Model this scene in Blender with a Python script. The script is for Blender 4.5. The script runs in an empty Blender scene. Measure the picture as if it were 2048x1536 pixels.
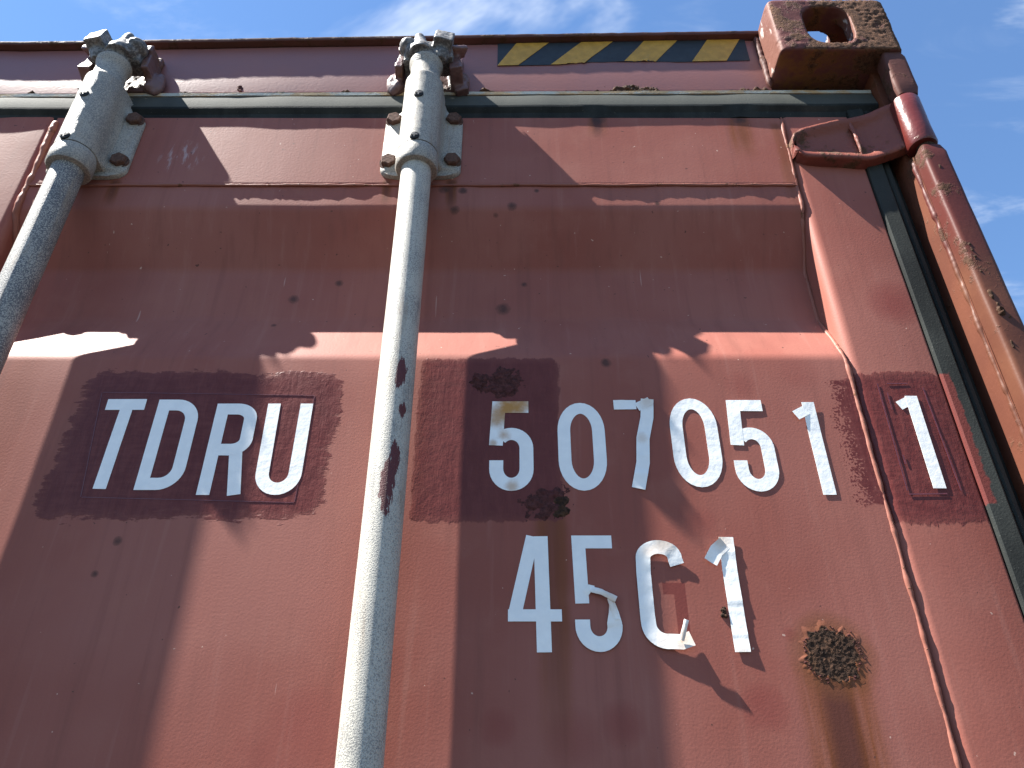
import bpy, bmesh, math, random
from mathutils import Vector, Matrix, noise
R = math.radians
S = bpy.context.scene
COL = S.collection
random.seed(7)

# ---------------------------------------------------------------- camera
cam_d = bpy.data.cameras.new('camera')
cam_d.sensor_fit = 'HORIZONTAL'; cam_d.sensor_width = 36.0; cam_d.lens = 27.035
cam_d.clip_start = 0.02; cam_d.clip_end = 3000.0
cam = bpy.data.objects.new('camera', cam_d); COL.objects.link(cam)
cam.location = (0.0, -0.67, 1.861); cam.rotation_euler = (R(90 + 32.35), 0, 0)
S.camera = cam

# ---------------------------------------------------------------- sun, sky, exposure
SUN = Vector((-4.85, -1.0, 7.8)).normalized()          # towards the sun
sl = bpy.data.lights.new('sun', 'SUN'); sl.energy = 5.0; sl.angle = R(0.53); sl.color = (1.0, 0.96, 0.89)
so = bpy.data.objects.new('sun', sl); COL.objects.link(so)
so.rotation_euler = (-SUN).to_track_quat('-Z', 'Y').to_euler(); so.location = (-6, -2, 9)

W = bpy.data.worlds.new('World'); S.world = W; W.use_nodes = True
wn = W.node_tree.nodes; wl = W.node_tree.links
for n in list(wn): wn.remove(n)
sky = wn.new('ShaderNodeTexSky'); sky.sky_type = 'NISHITA'; sky.sun_disc = False
sky.sun_elevation = math.asin(SUN.z); sky.sun_rotation = math.atan2(SUN.x, SUN.y) % (2 * math.pi)
sky.altitude = 0; sky.air_density = 1.4; sky.dust_density = 0.0; sky.ozone_density = 9.0
SKY_STRENGTH = 0.052
tc = wn.new('ShaderNodeTexCoord'); sp = wn.new('ShaderNodeSeparateXYZ'); wl.new(tc.outputs['Generated'], sp.inputs[0])
def wm(op, a, b=None):
    n = wn.new('ShaderNodeMath'); n.operation = op
    for i, v in enumerate((a, b)):
        if v is None: continue
        if isinstance(v, (int, float)): n.inputs[i].default_value = v
        else: wl.new(v, n.inputs[i])
    return n.outputs[0]
zz = wm('MAXIMUM', sp.outputs[2], 0.06)
cx = wm('DIVIDE', sp.outputs[0], zz); cy = wm('DIVIDE', sp.outputs[1], zz)
# thin cirrus: streaks laid on a high plane
def wisps(rot, sx, sy, off, scale, lo, hi, dist):
    cb = wn.new('ShaderNodeCombineXYZ'); wl.new(cx, cb.inputs[0]); wl.new(cy, cb.inputs[1])
    mp = wn.new('ShaderNodeMapping'); wl.new(cb.outputs[0], mp.inputs[0])
    mp.inputs['Rotation'].default_value = (0, 0, R(rot)); mp.inputs['Scale'].default_value = (sx, sy, 1)
    mp.inputs['Location'].default_value = (off[0], off[1], 0)
    nz = wn.new('ShaderNodeTexNoise'); wl.new(mp.outputs[0], nz.inputs['Vector'])
    nz.inputs['Scale'].default_value = scale; nz.inputs['Detail'].default_value = 6; nz.inputs['Roughness'].default_value = 0.6
    nz.inputs['Distortion'].default_value = dist
    mr = wn.new('ShaderNodeMapRange'); mr.interpolation_type = 'SMOOTHSTEP'; wl.new(nz.outputs['Fac'], mr.inputs['Value'])
    mr.inputs['From Min'].default_value = lo; mr.inputs['From Max'].default_value = hi
    return mr.outputs['Result']
c1 = wisps(35, 1.0, 2.2, (2.96, 0.30), 1.6, 0.53, 0.80, 0.5)
c2 = wisps(-40, 1.0, 3.0, (0.3, 7.2), 2.2, 0.52, 0.85, 0.8)
cm = wm('ADD', wm('MULTIPLY', c1, 0.85), wm('MULTIPLY', c2, 0.22))
cmx = wm('MINIMUM', cm, 0.9)
mixc = wn.new('ShaderNodeMix'); mixc.data_type = 'RGBA'
wl.new(cmx, mixc.inputs[0]); wl.new(sky.outputs[0], mixc.inputs[6]); mixc.inputs[7].default_value = (6.6, 6.9, 7.2, 1)
bg = wn.new('ShaderNodeBackground'); bg.inputs['Strength'].default_value = SKY_STRENGTH
wl.new(mixc.outputs[2], bg.inputs['Color'])
wo = wn.new('ShaderNodeOutputWorld'); wl.new(bg.outputs[0], wo.inputs[0])

S.view_settings.view_transform = 'Standard'; S.view_settings.look = 'None'
S.view_settings.gamma = 1.0; S.view_settings.use_curve_mapping = False
S.view_settings.exposure = 2.06
S.render.engine = 'CYCLES'
S.cycles.max_bounces = 5; S.cycles.diffuse_bounces = 3; S.cycles.glossy_bounces = 2; S.cycles.transmission_bounces = 1
S.render.resolution_x = 1024; S.render.resolution_y = 768

# ---------------------------------------------------------------- node helper
class NT:
    def __init__(s, name):
        s.m = bpy.data.materials.new(name); s.m.use_nodes = True
        s.t = s.m.node_tree; s.n = s.t.nodes; s.l = s.t.links
        for x in list(s.n): s.n.remove(x)
        s.out = s.n.new('ShaderNodeOutputMaterial'); s.b = s.n.new('ShaderNodeBsdfPrincipled')
        s.l.new(s.b.outputs[0], s.out.inputs[0])
        g = s.n.new('ShaderNodeNewGeometry'); s.P = g.outputs['Position']
        q = s.n.new('ShaderNodeSeparateXYZ'); s.l.new(s.P, q.inputs[0])
        s.X, s.Y, s.Z = q.outputs[0], q.outputs[1], q.outputs[2]
    def put(s, sock, v):
        if isinstance(v, (int, float)): sock.default_value = v
        elif isinstance(v, tuple): sock.default_value = (*v, 1.0) if len(v) == 3 and sock.type == 'RGBA' else v
        else: s.l.new(v, sock)
    def M(s, op, a, b=None, c=None, clamp=False):
        n = s.n.new('ShaderNodeMath'); n.operation = op; n.use_clamp = clamp
        for i, v in enumerate((a, b, c)):
            if v is not None: s.put(n.inputs[i], v)
        return n.outputs[0]
    def add(s, a, b): return s.M('ADD', a, b)
    def sub(s, a, b): return s.M('SUBTRACT', a, b)
    def mul(s, a, b): return s.M('MULTIPLY', a, b)
    def mn(s, a, b): return s.M('MINIMUM', a, b)
    def mx(s, a, b): return s.M('MAXIMUM', a, b)
    def ss(s, v, lo, hi):
        n = s.n.new('ShaderNodeMapRange'); n.interpolation_type = 'SMOOTHSTEP'
        s.put(n.inputs['Value'], v); n.inputs['From Min'].default_value = lo; n.inputs['From Max'].default_value = hi
        return n.outputs['Result']
    def mix(s, f, a, b):
        n = s.n.new('ShaderNodeMix'); n.data_type = 'RGBA'
        s.put(n.inputs[0], f); s.put(n.inputs[6], a); s.put(n.inputs[7], b); return n.outputs[2]
    def vec(s, scale=(1, 1, 1), loc=(0, 0, 0), rot=(0, 0, 0)):
        n = s.n.new('ShaderNodeMapping'); s.l.new(s.P, n.inputs[0])
        n.inputs['Scale'].default_value = scale; n.inputs['Location'].default_value = loc; n.inputs['Rotation'].default_value = rot
        return n.outputs[0]
    def noise(s, scale, detail=4, rough=0.55, vec=None, dist=0.0):
        n = s.n.new('ShaderNodeTexNoise'); s.l.new(vec if vec else s.P, n.inputs['Vector'])
        n.inputs['Scale'].default_value = scale; n.inputs['Detail'].default_value = detail
        n.inputs['Roughness'].default_value = rough; n.inputs['Distortion'].default_value = dist
        return n.outputs['Fac']
    def vor(s, scale, vec=None):
        n = s.n.new('ShaderNodeTexVoronoi'); s.l.new(vec if vec else s.P, n.inputs['Vector']); n.inputs['Scale'].default_value = scale
        return n.outputs['Distance']
    def bump(s, h, dist, prev=None, strength=1.0):
        n = s.n.new('ShaderNodeBump'); s.l.new(h, n.inputs['Height']); n.inputs['Distance'].default_value = dist
        n.inputs['Strength'].default_value = strength
        if prev: s.l.new(prev, n.inputs['Normal'])
        return n.outputs[0]
    def fin(s, col, rough=0.5, normal=None, metal=0.0, spec=0.5):
        s.put(s.b.inputs['Base Color'], col); s.put(s.b.inputs['Roughness'], rough)
        s.put(s.b.inputs['Metallic'], metal); s.b.inputs['Specular IOR Level'].default_value = spec
        if normal: s.l.new(normal, s.b.inputs['Normal'])
        return s.m
    def box(s, x0, x1, z0, z1, amp, nz, soft=0.002, shear=0.0, bow=0.0):
        """1 inside a roughly rectangular area of the door (world x, z) with a ragged border"""
        x = s.sub(s.X, s.mul(s.sub(s.Z, (z0 + z1) / 2), shear)) if shear else s.X
        d = s.mn(s.mn(s.sub(x, x0), s.sub(x1, x)), s.mn(s.sub(s.Z, z0), s.sub(z1, s.Z)))
        d = s.add(d, s.mul(s.sub(nz, 0.5), amp))
        return s.ss(d, -soft, soft)
    def disc(s, x, z, r0, r1, nz=None, amp=0.0):
        d = s.M('SQRT', s.add(s.M('POWER', s.sub(s.X, x), 2.0), s.M('POWER', s.sub(s.Z, z), 2.0)))
        if nz: d = s.add(d, s.mul(s.sub(nz, 0.5), amp))
        return s.sub(1.0, s.ss(d, r0, r1))

MAT = {}
# ---- oxide-red container paint of the door with overpainted patches, stains and spots
def door_paint():
    t = NT('oxide_red_door_paint')
    mid = t.noise(22.0, 4); ragged = t.noise(70.0, 6, 0.72); fine = t.noise(430.0, 1, 0.5)
    brush = t.noise(55.0, 4, 0.65, t.vec((2.4, 1, 0.5), (0, 0, 0), (0, R(10), 0)), 0.5)
    big = t.noise(4.0, 3)
    col = t.mix(t.ss(big, 0.35, 0.68), (0.288, 0.107, 0.082), (0.248, 0.076, 0.055))
    col = t.mix(t.mul(t.ss(mid, 0.50, 0.75), 0.35), col, (0.310, 0.124, 0.092))
    runs = t.noise(24.0, 4, 0.6, t.vec((3.2, 1, 0.16), (1, 2, 0)))
    col = t.mix(t.mul(t.ss(runs, 0.50, 0.72), 0.30), col, (0.165, 0.060, 0.046))
    col = t.mix(t.mul(t.ss(runs, 0.45, 0.28), 0.22), col, (0.36, 0.170, 0.135))
    def disc(x, z, r0, r1, nz, amp):          # squared-distance disc, cheap
        dx = t.sub(t.X, x); dz = t.sub(t.Z, z)
        d = t.M('MULTIPLY_ADD', dx, dx, t.mul(dz, dz))
        d = t.M('MULTIPLY_ADD', t.sub(nz, 0.5), amp * r1 * 2, d)
        n = t.n.new('ShaderNodeMapRange'); n.clamp = True; t.put(n.inputs['Value'], d)
        n.inputs['From Min'].default_value = r1 * r1; n.inputs['From Max'].default_value = r0 * r0
        return n.outputs['Result']
    # darker round spots left by old stickers
    spots = None
    for (x, z, r, a) in [(0.4234, 2.392, 0.027, 0.60), (0.206, 1.9735, 0.017, .5), (0.089, 1.9604, 0.016, .45), (-0.0117, 1.9585, 0.013, .4),
                         (0.176, 2.1312, 0.014, .28), (-0.165, 1.955, 0.03, .35), (-0.19, 1.93, 0.03, .3), (0.05, 1.950, .02, .3),
                         (0.30, 2.30, .018, .22), (0.235, 2.285, .014, .2), (0.238, 2.032, .006, .4)]:
        d = t.mul(disc(x, z, r * 0.25, r * 1.3, mid, r * 0.3), a)
        spots = d if spots is None else t.mx(spots, d)
    col = t.mix(spots, col, (0.19, 0.036, 0.030))
    # rust streaks running down
    wx = t.M('MULTIPLY_ADD', t.sub(mid, 0.5), 0.008, t.X)
    br = t.add(0.35, t.mul(t.ss(runs, 0.30, 0.60), 0.65))
    for (x, z, w, l, a, b) in [(0.2665, 2.010, 0.031, 0.80, 1.0, .85), (0.036, 2.150, 0.016, 0.26, .65, .25), (0.112, 2.703, 0.013, 0.050, .6, .9),
                               (0.298, 2.70, .016, .09, .85, .15), (0.348, 2.69, .012, .2, .5, .1), (-.145, 2.703, .006, .03, .6, .7),
                               (-.1535, 2.584, .007, .05, .8, .5), (-.0745, 2.584, .008, .06, .9, .6), (-.4900, 2.584, .008, .05, .8, .5)]:
        u = t.M('ABSOLUTE', t.sub(wx, x)); dz = t.sub(z, t.Z)
        ln = t.mul(t.ss(dz, -0.004, 0.006), t.sub(1.0, t.ss(dz, l * 0.3, l)))
        side = t.mul(t.mul(t.sub(1.0, t.ss(u, w * 0.55, w * 1.2)), ln), br)
        core = t.mul(t.sub(1.0, t.ss(u, w * 0.15, w * 0.65)), ln)
        col = t.mix(t.mul(side, a), col, (0.160, 0.048, 0.012)); col = t.mix(t.mul(core, b), col, (0.085, 0.028, 0.022))
    col = t.mix(t.mul(disc(0.270, 2.0149, 0.020, 0.040, mid, 0.012), 0.85), col, (0.165, 0.060, 0.024))
    gh = t.mx(t.box(.1330, .1530, 2.0665, 2.0770, 0.0, mid, .0005), t.box(.1425, .1530, 2.0265, 2.0770, 0.0, mid, .0005))
    col = t.mix(t.mul(gh, 0.85), col, (0.155, 0.034, 0.028))      # unfaded paint where a letter bar came away
    # stray specks, chips and scratches
    sp0 = t.noise(170.0, 2, 0.5)
    col = t.mix(t.mul(t.ss(sp0, 0.735, 0.755), 0.85), col, (0.08, 0.036, 0.03))
    col = t.mix(t.mul(t.ss(sp0, 0.245, 0.235), 0.7), col, (0.58, 0.40, 0.32))
    scr = t.ss(t.noise(14.0, 1, 0.4, t.vec((9.0, 1, 0.7), (2, 0, 0), (0, R(28), 0))), 0.785, 0.795)
    col = t.mix(t.mul(scr, 0.4), col, (0.55, 0.40, 0.34))
    # soot and rust pin-holes
    soot = None
    for (x, z, r) in [(-0.0005, 2.5405, .0055), (-.069, 2.535, .005), (-0.010, 2.4105, .0075), (.0145, 2.447, .0035), (.099, 2.312, .005),
                      (-.255, 2.425, .006), (-.205, 2.45, .0045), (.113, 2.697, .010), (.176, 2.545, .003), (-.0825, 2.568, .007), (-.06, 2.566, .005), (.298, 2.698, .009),
                      (-.36, 2.116, .004), (-.372, 2.085, .003), (-.02, 2.529, .003), (.03, 2.566, .003), (-.27, 2.383, .003)]:
        d = disc(x, z, r * 0.1, r * 1.25, ragged, r * 1.4)
        soot = d if soot is None else t.mx(soot, d)
    col = t.mix(t.mul(soot, 0.8), col, (0.05, 0.028, 0.022))
    col = t.mix(t.mul(t.mul(disc(-0.418, 2.625, 0.008, 0.032, ragged, .02), t.ss(brush, .52, .66)), .45), col, (0.52, 0.45, 0.45))
    # maroon touch-up paint brushed over old markings, with ragged brush-end borders
    def pbox(x0, x1, z0, z1, shear, rad, amp, n1, n2amp=0.016, soft=0.0008):
        cx_, cz_ = (x0 + x1) / 2, (z0 + z1) / 2
        xx = t.M('MULTIPLY_ADD', t.sub(t.Z, cz_), -shear, t.X) if shear else t.X
        ax = t.mx(t.sub(t.M('ABSOLUTE', t.sub(xx, cx_)), (x1 - x0) / 2 - rad), 0.0)
        az = t.mx(t.sub(t.M('ABSOLUTE', t.sub(t.Z, cz_)), (z1 - z0) / 2 - rad), 0.0)
        d = t.sub(rad, t.M('SQRT', t.M('MULTIPLY_ADD', ax, ax, t.mul(az, az))))
        d = t.M('MULTIPLY_ADD', t.sub(n1, 0.5), amp, d); d = t.M('MULTIPLY_ADD', t.sub(mid, 0.5), n2amp, d)
        return d
    hb = t.noise(60.0, 4, 0.7, t.vec((0.5, 1, 2.6), (4, 0, 3), (0, R(-4), 0)))       # level brush strokes
    d1 = t.M('MULTIPLY_ADD', t.sub(hb, 0.5), 0.030, pbox(-0.4430, -0.1750, 2.1370, 2.3000, 0.06, 0.020, 0.016, ragged, 0.020))
    d2 = t.M('MULTIPLY_ADD', t.sub(brush, 0.5), 0.010, pbox(-0.0960, 0.0480, 2.1345, 2.3175, 0.0, 0.008, 0.008, ragged, 0.008))
    d3 = t.M('MULTIPLY_ADD', t.sub(brush, 0.5), 0.016, pbox(0.3460, 0.4475, 2.1320, 2.2990, -0.02, 0.014, 0.010, ragged, 0.010))
    dd = t.mx(t.mx(d1, d2), d3)
    patch = t.mul(t.ss(dd, -0.0010, 0.0010), t.add(0.70, t.mul(t.ss(t.add(dd, t.mul(t.sub(hb, 0.5), 0.03)), -0.004, 0.012), 0.30)))
    # dry brush ends that stop short of the weld
    dry = t.mul(t.ss(pbox(0.3200, 0.3560, 2.148, 2.292, 0.0, 0.006, 0.02, ragged), 0, .004),
                t.ss(t.M('MULTIPLY_ADD', t.sub(t.X, 0.334), 9.0, t.mul(t.add(ragged, fine), 0.5)), 0.44, 0.50))
    patch = t.mx(patch, dry)
    pcol = t.mix(t.ss(t.mul(t.add(brush, hb), 0.5), 0.38, 0.64), (0.105, 0.023, 0.020), (0.145, 0.038, 0.032))
    col = t.mix(patch, col, pcol)
    # relief: orange-peel paint, brush marks in the touch-up
    soft = t.ss(dd, -0.001, 0.003); h = t.mul(t.add(t.mul(t.sub(brush, 0.5), 0.6), t.mul(t.sub(ragged, 0.5), 0.7)), soft)
    h = t.add(h, t.mul(fine, 0.10)); h = t.add(h, t.mul(soft, 0.10))
    nrm = t.bump(h, 0.00090)
    rough = t.sub(t.add(0.46, t.mul(mid, 0.2)), t.mul(patch, 0.24))
    return t.fin(col, rough, nrm, spec=0.16)
MAT['door'] = door_paint()

def frame_paint(name, a, b, rust_lo, rust_hi, gloss=0.5, scale=16.0, rustcol=(0.13, 0.062, 0.032), peelamp=0.00016, top=None, spec=0.4):
    t = NT(name)
    big = t.noise(7.0, 5); col = t.mix(t.ss(big, 0.35, 0.68), a, b)
    if top: col = t.mix(t.ss(t.add(t.Z, t.mul(t.sub(big, 0.5), 0.16)), 2.40, 2.50), col, top)      # fresher paint near the hinge
    rn = t.noise(scale, 6, 0.72); rm = t.ss(rn, rust_lo, rust_hi); g = t.noise(230.0, 3, 0.6)
    rc = t.mix(g, tuple(c * 0.45 for c in rustcol), tuple(c * 1.6 for c in rustcol))
    col = t.mix(rm, col, rc)
    h = t.add(t.mul(g, peelamp / 0.0022), t.mul(t.mul(g, rm), 0.5))
    nrm = t.bump(h, 0.0022)
    rough = t.add(gloss, t.mul(rm, 0.4))
    return t.fin(col, rough, nrm, spec=spec)
MAT['header'] = frame_paint('faded_maroon_header_paint', (0.215, 0.092, 0.085), (0.245, 0.097, 0.080), 0.68, 0.74, 0.42)
MAT['lip'] = frame_paint('rusty_header_lip', (0.105, 0.042, 0.034), (0.075, 0.034, 0.028), 0.50, 0.62, 0.60, 30.0, (0.07, 0.036, 0.022), spec=0.12)
MAT['post'] = frame_paint('orange_red_post_paint', (0.140, 0.050, 0.029), (0.10, 0.034, 0.022), 0.56, 0.68, 0.55, 22.0, (0.085, 0.042, 0.022), spec=0.16)
MAT['bar'] = frame_paint('brown_red_post_bar_paint', (0.130, 0.052, 0.029), (0.085, 0.029, 0.019), 0.54, 0.64, 0.50, 26.0, (0.060, 0.029, 0.017), top=(0.085, 0.021, 0.017), spec=0.16)
MAT['barrel'] = frame_paint('glossy_dark_red_hinge_paint', (0.115, 0.020, 0.016), (0.075, 0.016, 0.013), 0.60, 0.70, 0.30, 30.0, peelamp=0.0004)
MAT['blade'] = frame_paint('red_hinge_blade_paint', (0.20, 0.062, 0.042), (0.15, 0.040, 0.031), 0.53, 0.63, 0.50, 30.0, (0.085, 0.042, 0.024), peelamp=0.0007, spec=0.25)
MAT['weld'] = frame_paint('weld_bead_paint', (0.27, 0.105, 0.075), (0.23, 0.08, 0.055), 0.58, 0.66, 0.55, 60.0, spec=0.2)

def fitting_mat():
    t = NT('rust_pitted_corner_casting')
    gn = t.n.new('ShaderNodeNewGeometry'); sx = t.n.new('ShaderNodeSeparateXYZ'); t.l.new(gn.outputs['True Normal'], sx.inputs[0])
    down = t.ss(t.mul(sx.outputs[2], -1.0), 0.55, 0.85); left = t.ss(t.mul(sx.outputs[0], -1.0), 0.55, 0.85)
    n1 = t.noise(26.0, 6, 0.7)
    bias = t.sub(t.mul(t.sub(t.X, 0.388), 1.3), t.add(t.mul(down, 0.16), t.mul(left, 0.20)))
    rm = t.ss(t.add(n1, bias), 0.44, 0.53)
    g = t.noise(210.0, 5, 0.7)
    rc = t.mix(t.ss(g, 0.3, 0.7), (0.045, 0.022, 0.015), (0.165, 0.085, 0.050))
    pc = t.mix(t.noise(30.0, 4), (0.095, 0.034, 0.033), (0.15, 0.056, 0.046))
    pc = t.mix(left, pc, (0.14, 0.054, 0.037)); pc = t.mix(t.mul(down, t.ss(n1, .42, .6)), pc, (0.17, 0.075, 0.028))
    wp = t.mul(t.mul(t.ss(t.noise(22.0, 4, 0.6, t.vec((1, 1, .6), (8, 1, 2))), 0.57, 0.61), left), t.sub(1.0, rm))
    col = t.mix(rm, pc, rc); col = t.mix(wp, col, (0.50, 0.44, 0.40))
    nrm = t.bump(t.mul(g, t.add(0.22, rm)), 0.0028)
    return t.fin(col, t.add(0.62, t.mul(rm, 0.3)), nrm, spec=0.14)
MAT['fitting'] = fitting_mat()

def rust_mat(name, a, b, c):
    t = NT(name)
    g = t.noise(260.0, 6, 0.7); h = t.noise(70.0, 5, 0.65)
    col = t.mix(t.ss(g, 0.3, 0.7), a, b); col = t.mix(t.mul(t.ss(h, 0.5, 0.7), 0.7), col, c)
    nrm = t.bump(g, 0.0016)
    return t.fin(col, 0.9, nrm, spec=0.2)
MAT['rust'] = rust_mat('dark_flaking_rust', (0.018, 0.011, 0.008), (0.072, 0.036, 0.021), (0.115, 0.056, 0.029))
MAT['crust'] = rust_mat('painted_over_rust_crust', (0.040, 0.015, 0.014), (0.110, 0.038, 0.034), (0.092, 0.025, 0.026))
MAT['scale'] = rust_mat('brown_rust_scale', (0.030, 0.016, 0.011), (0.075, 0.036, 0.020), (0.10, 0.05, 0.026))
MAT['bolt'] = rust_mat('rusty_bolt_steel', (0.075, 0.042, 0.034), (0.15, 0.085, 0.062), (0.10, 0.05, 0.045))

def zinc(name, light, dark, thr, drips=False, sc=900.0):
    t = NT(name)
    sp_ = t.noise(sc, 3, 0.65); blot = t.noise(26.0, 5, 0.6)
    f = t.ss(t.add(sp_, t.mul(t.sub(blot, 0.5), 0.35)), thr, thr + 0.12)
    col = t.mix(f, dark, light)
    sn = t.noise(38.0, 5, 0.65, t.vec((2.4, 2.4, .30), (4, 2, 9)))
    col = t.mix(t.mul(t.ss(sn, 0.54, 0.70), 0.55), col, (0.27, 0.21, 0.155))
    col = t.mix(t.mul(t.ss(sn, 0.42, 0.30), 0.50), col, (0.14, 0.14, 0.14))
    if drips:
        n = t.noise(120.0, 5, 0.75, t.vec((2.2, 1, .45)))
        for (x, zc, hw, hh) in [(-0.1075, 2.266, 0.0060, 0.020), (-0.1065, 2.172, 0.0050, 0.022), (-0.1105, 2.150, 0.0075, 0.030), (-.103, 2.227, .004, .010)]:
            e = t.add(t.M('POWER', t.mul(t.sub(t.X, x), 1 / hw), 2.0), t.M('POWER', t.mul(t.sub(t.Z, zc), 1 / hh), 2.0))
            m = t.ss(t.sub(t.add(t.mul(t.sub(n, 0.5), 3.2), 0.75), e), 0.0, 0.10)
            col = t.mix(m, col, (0.10, 0.022, 0.022))
    nrm = t.bump(sp_, 0.00060)
    return t.fin(col, 0.55, nrm, metal=0.0, spec=0.35)
MAT['zinc'] = zinc('weathered_pale_zinc', (0.46, 0.435, 0.375), (0.25, 0.238, 0.218), 0.40, True, 800.0)
MAT['zinc_dark'] = zinc('mottled_grey_zinc', (0.37, 0.355, 0.315), (0.105, 0.106, 0.115), 0.45, False, 700.0)
MAT['bracket'] = zinc('cast_bracket_zinc', (0.36, 0.335, 0.285), (0.21, 0.20, 0.185), 0.42, sc=600.0)
MAT['cam'] = zinc('worn_forged_cam_steel', (0.20, 0.195, 0.19), (0.085, 0.082, 0.082), 0.45, sc=300.0)
MAT['keeper'] = frame_paint('painted_keeper_steel', (0.155, 0.085, 0.080), (0.10, 0.05, 0.046), 0.52, 0.64, 0.4, 40.0)

def rubber(name, a, b):
    t = NT(name)
    g = t.noise(500.0, 3, 0.6); w = t.noise(18.0, 4, 0.6, t.vec((1, 1, 0.4)))
    col = t.mix(t.ss(w, 0.35, 0.7), a, b)
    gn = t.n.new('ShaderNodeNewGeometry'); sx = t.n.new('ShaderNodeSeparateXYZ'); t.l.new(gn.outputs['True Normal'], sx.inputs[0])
    lit_top = t.ss(t.add(sx.outputs[2], t.mul(t.sub(w, 0.5), 0.2)), 0.05, 0.22)
    col = t.mix(t.mul(lit_top, 0.85), col, (0.085, 0.088, 0.078))  # upward faces lightened: their sunlit tone is put into the rubber colour
    col = t.mix(t.mul(t.ss(g, 0.64, 0.72), 0.4), col, (0.14, 0.14, 0.12))
    # splash of maroon paint that ran over from the check-digit patch
    m = t.box(0.4405, 0.4520, 2.150, 2.296, 0.012, t.noise(80.0, 7, 0.7), 0.001, shear=0.0)
    col = t.mix(m, col, (0.120, 0.032, 0.028))
    return t.fin(col, 0.75, t.bump(g, 0.0003), spec=0.10)
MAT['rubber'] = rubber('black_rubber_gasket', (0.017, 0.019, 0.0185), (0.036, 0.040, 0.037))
def strip_mat():
    t = NT('weathered_gasket_strip')
    w = t.noise(16.0, 7, 0.65, t.vec((1, 1, 3.0))); g = t.noise(300.0, 4)
    col = t.mix(t.ss(w, 0.42, 0.55), (0.42, 0.43, 0.38), (0.46, 0.31, 0.16))
    col = t.mix(t.mul(t.ss(g, 0.55, 0.7), 0.4), col, (0.2, 0.17, 0.13))
    return t.fin(col, 0.7, t.bump(g, 0.0004))
MAT['strip'] = strip_mat()

def vinyl(name, stains):
    t = NT(name)
    n = t.noise(60.0, 5, 0.6); col = t.mix(t.ss(n, 0.35, 0.7), (0.80, 0.80, 0.775), (0.87, 0.865, 0.83))
    if stains:
        for (x, z, r, a) in stains:
            d = t.mul(t.disc(x, z, r * 0.1, r, n, r * 1.2), a)
            col = t.mix(d, col, (0.42, 0.19, 0.022))
    nrm = t.bump(t.noise(170.0, 3, 0.55), 0.00028)
    return t.fin(col, 0.38, nrm)
MAT['vinyl'] = vinyl('white_vinyl', None)
MAT['vinyl_stained'] = vinyl('rust_stained_white_vinyl', [(-0.002, 2.2590, .024, 1.0), (-0.014, 2.246, .018, .8), (.012, 2.262, .014, .7), (-0.008, 2.226, .010, .7), (0.0, 2.170, .010, .6), (-.018, 2.216, .006, .6)])
MAT['vinyl_old'] = vinyl('yellowed_vinyl', [(0.137, 2.111, .016, .42), (.122, 2.106, .010, .3), (0.147, 2.027, .022, .42), (.128, 2.028, .012, .3), (.085, 2.062, .020, .42), (.19, 2.115, .016, .45), (.137, 2.262, .012, .35), (.128, 2.222, .008, .3), (.195, 2.02, .01, .25)])
def plain(name, c, r=0.5):
    t = NT(name); n = t.noise(90.0, 6, 0.65)
    col = t.mix(t.ss(n, 0.3, 0.75), tuple(k * 0.85 for k in c), tuple(min(1, k * 1.15) for k in c))
    col = t.mix(t.mul(t.ss(t.noise(38.0, 7, 0.7), 0.60, 0.72), 0.4), col, (0.14, 0.08, 0.06))
    return t.fin(col, r, t.bump(t.noise(300.0, 2), 0.00012), spec=0.2)
MAT['haz_yellow'] = plain('hazard_yellow_film', (0.47, 0.255, 0.045), 0.4)
MAT['haz_black'] = plain('hazard_black_film', (0.030, 0.036, 0.042), 0.5)
MAT['black'] = plain('black_plastic', (0.02, 0.02, 0.02), 0.5)
MAT['inside'] = plain('dark_interior', (0.05, 0.03, 0.025), 0.8)
def maroon():
    t = NT('maroon_touch_up_paint'); n = t.noise(60, 5)
    return t.fin(t.mix(n, (0.098, 0.021, 0.026), (0.135, 0.034, 0.036)), 0.3, t.bump(t.noise(200.0, 3), 0.0005))
MAT['maroon'] = maroon()
def asphalt():
    t = NT('yard_asphalt'); g = t.noise(60.0, 5, 0.7)
    col = t.mix(t.noise(0.6, 5, 0.6), (0.016, 0.016, 0.016), (0.026, 0.025, 0.024)); col = t.mix(t.mul(t.ss(g, .55, .7), .4), col, (0.035, 0.034, 0.033))
    return t.fin(col, 0.9, t.bump(g, 0.004))
MAT['ground'] = asphalt()

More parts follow.
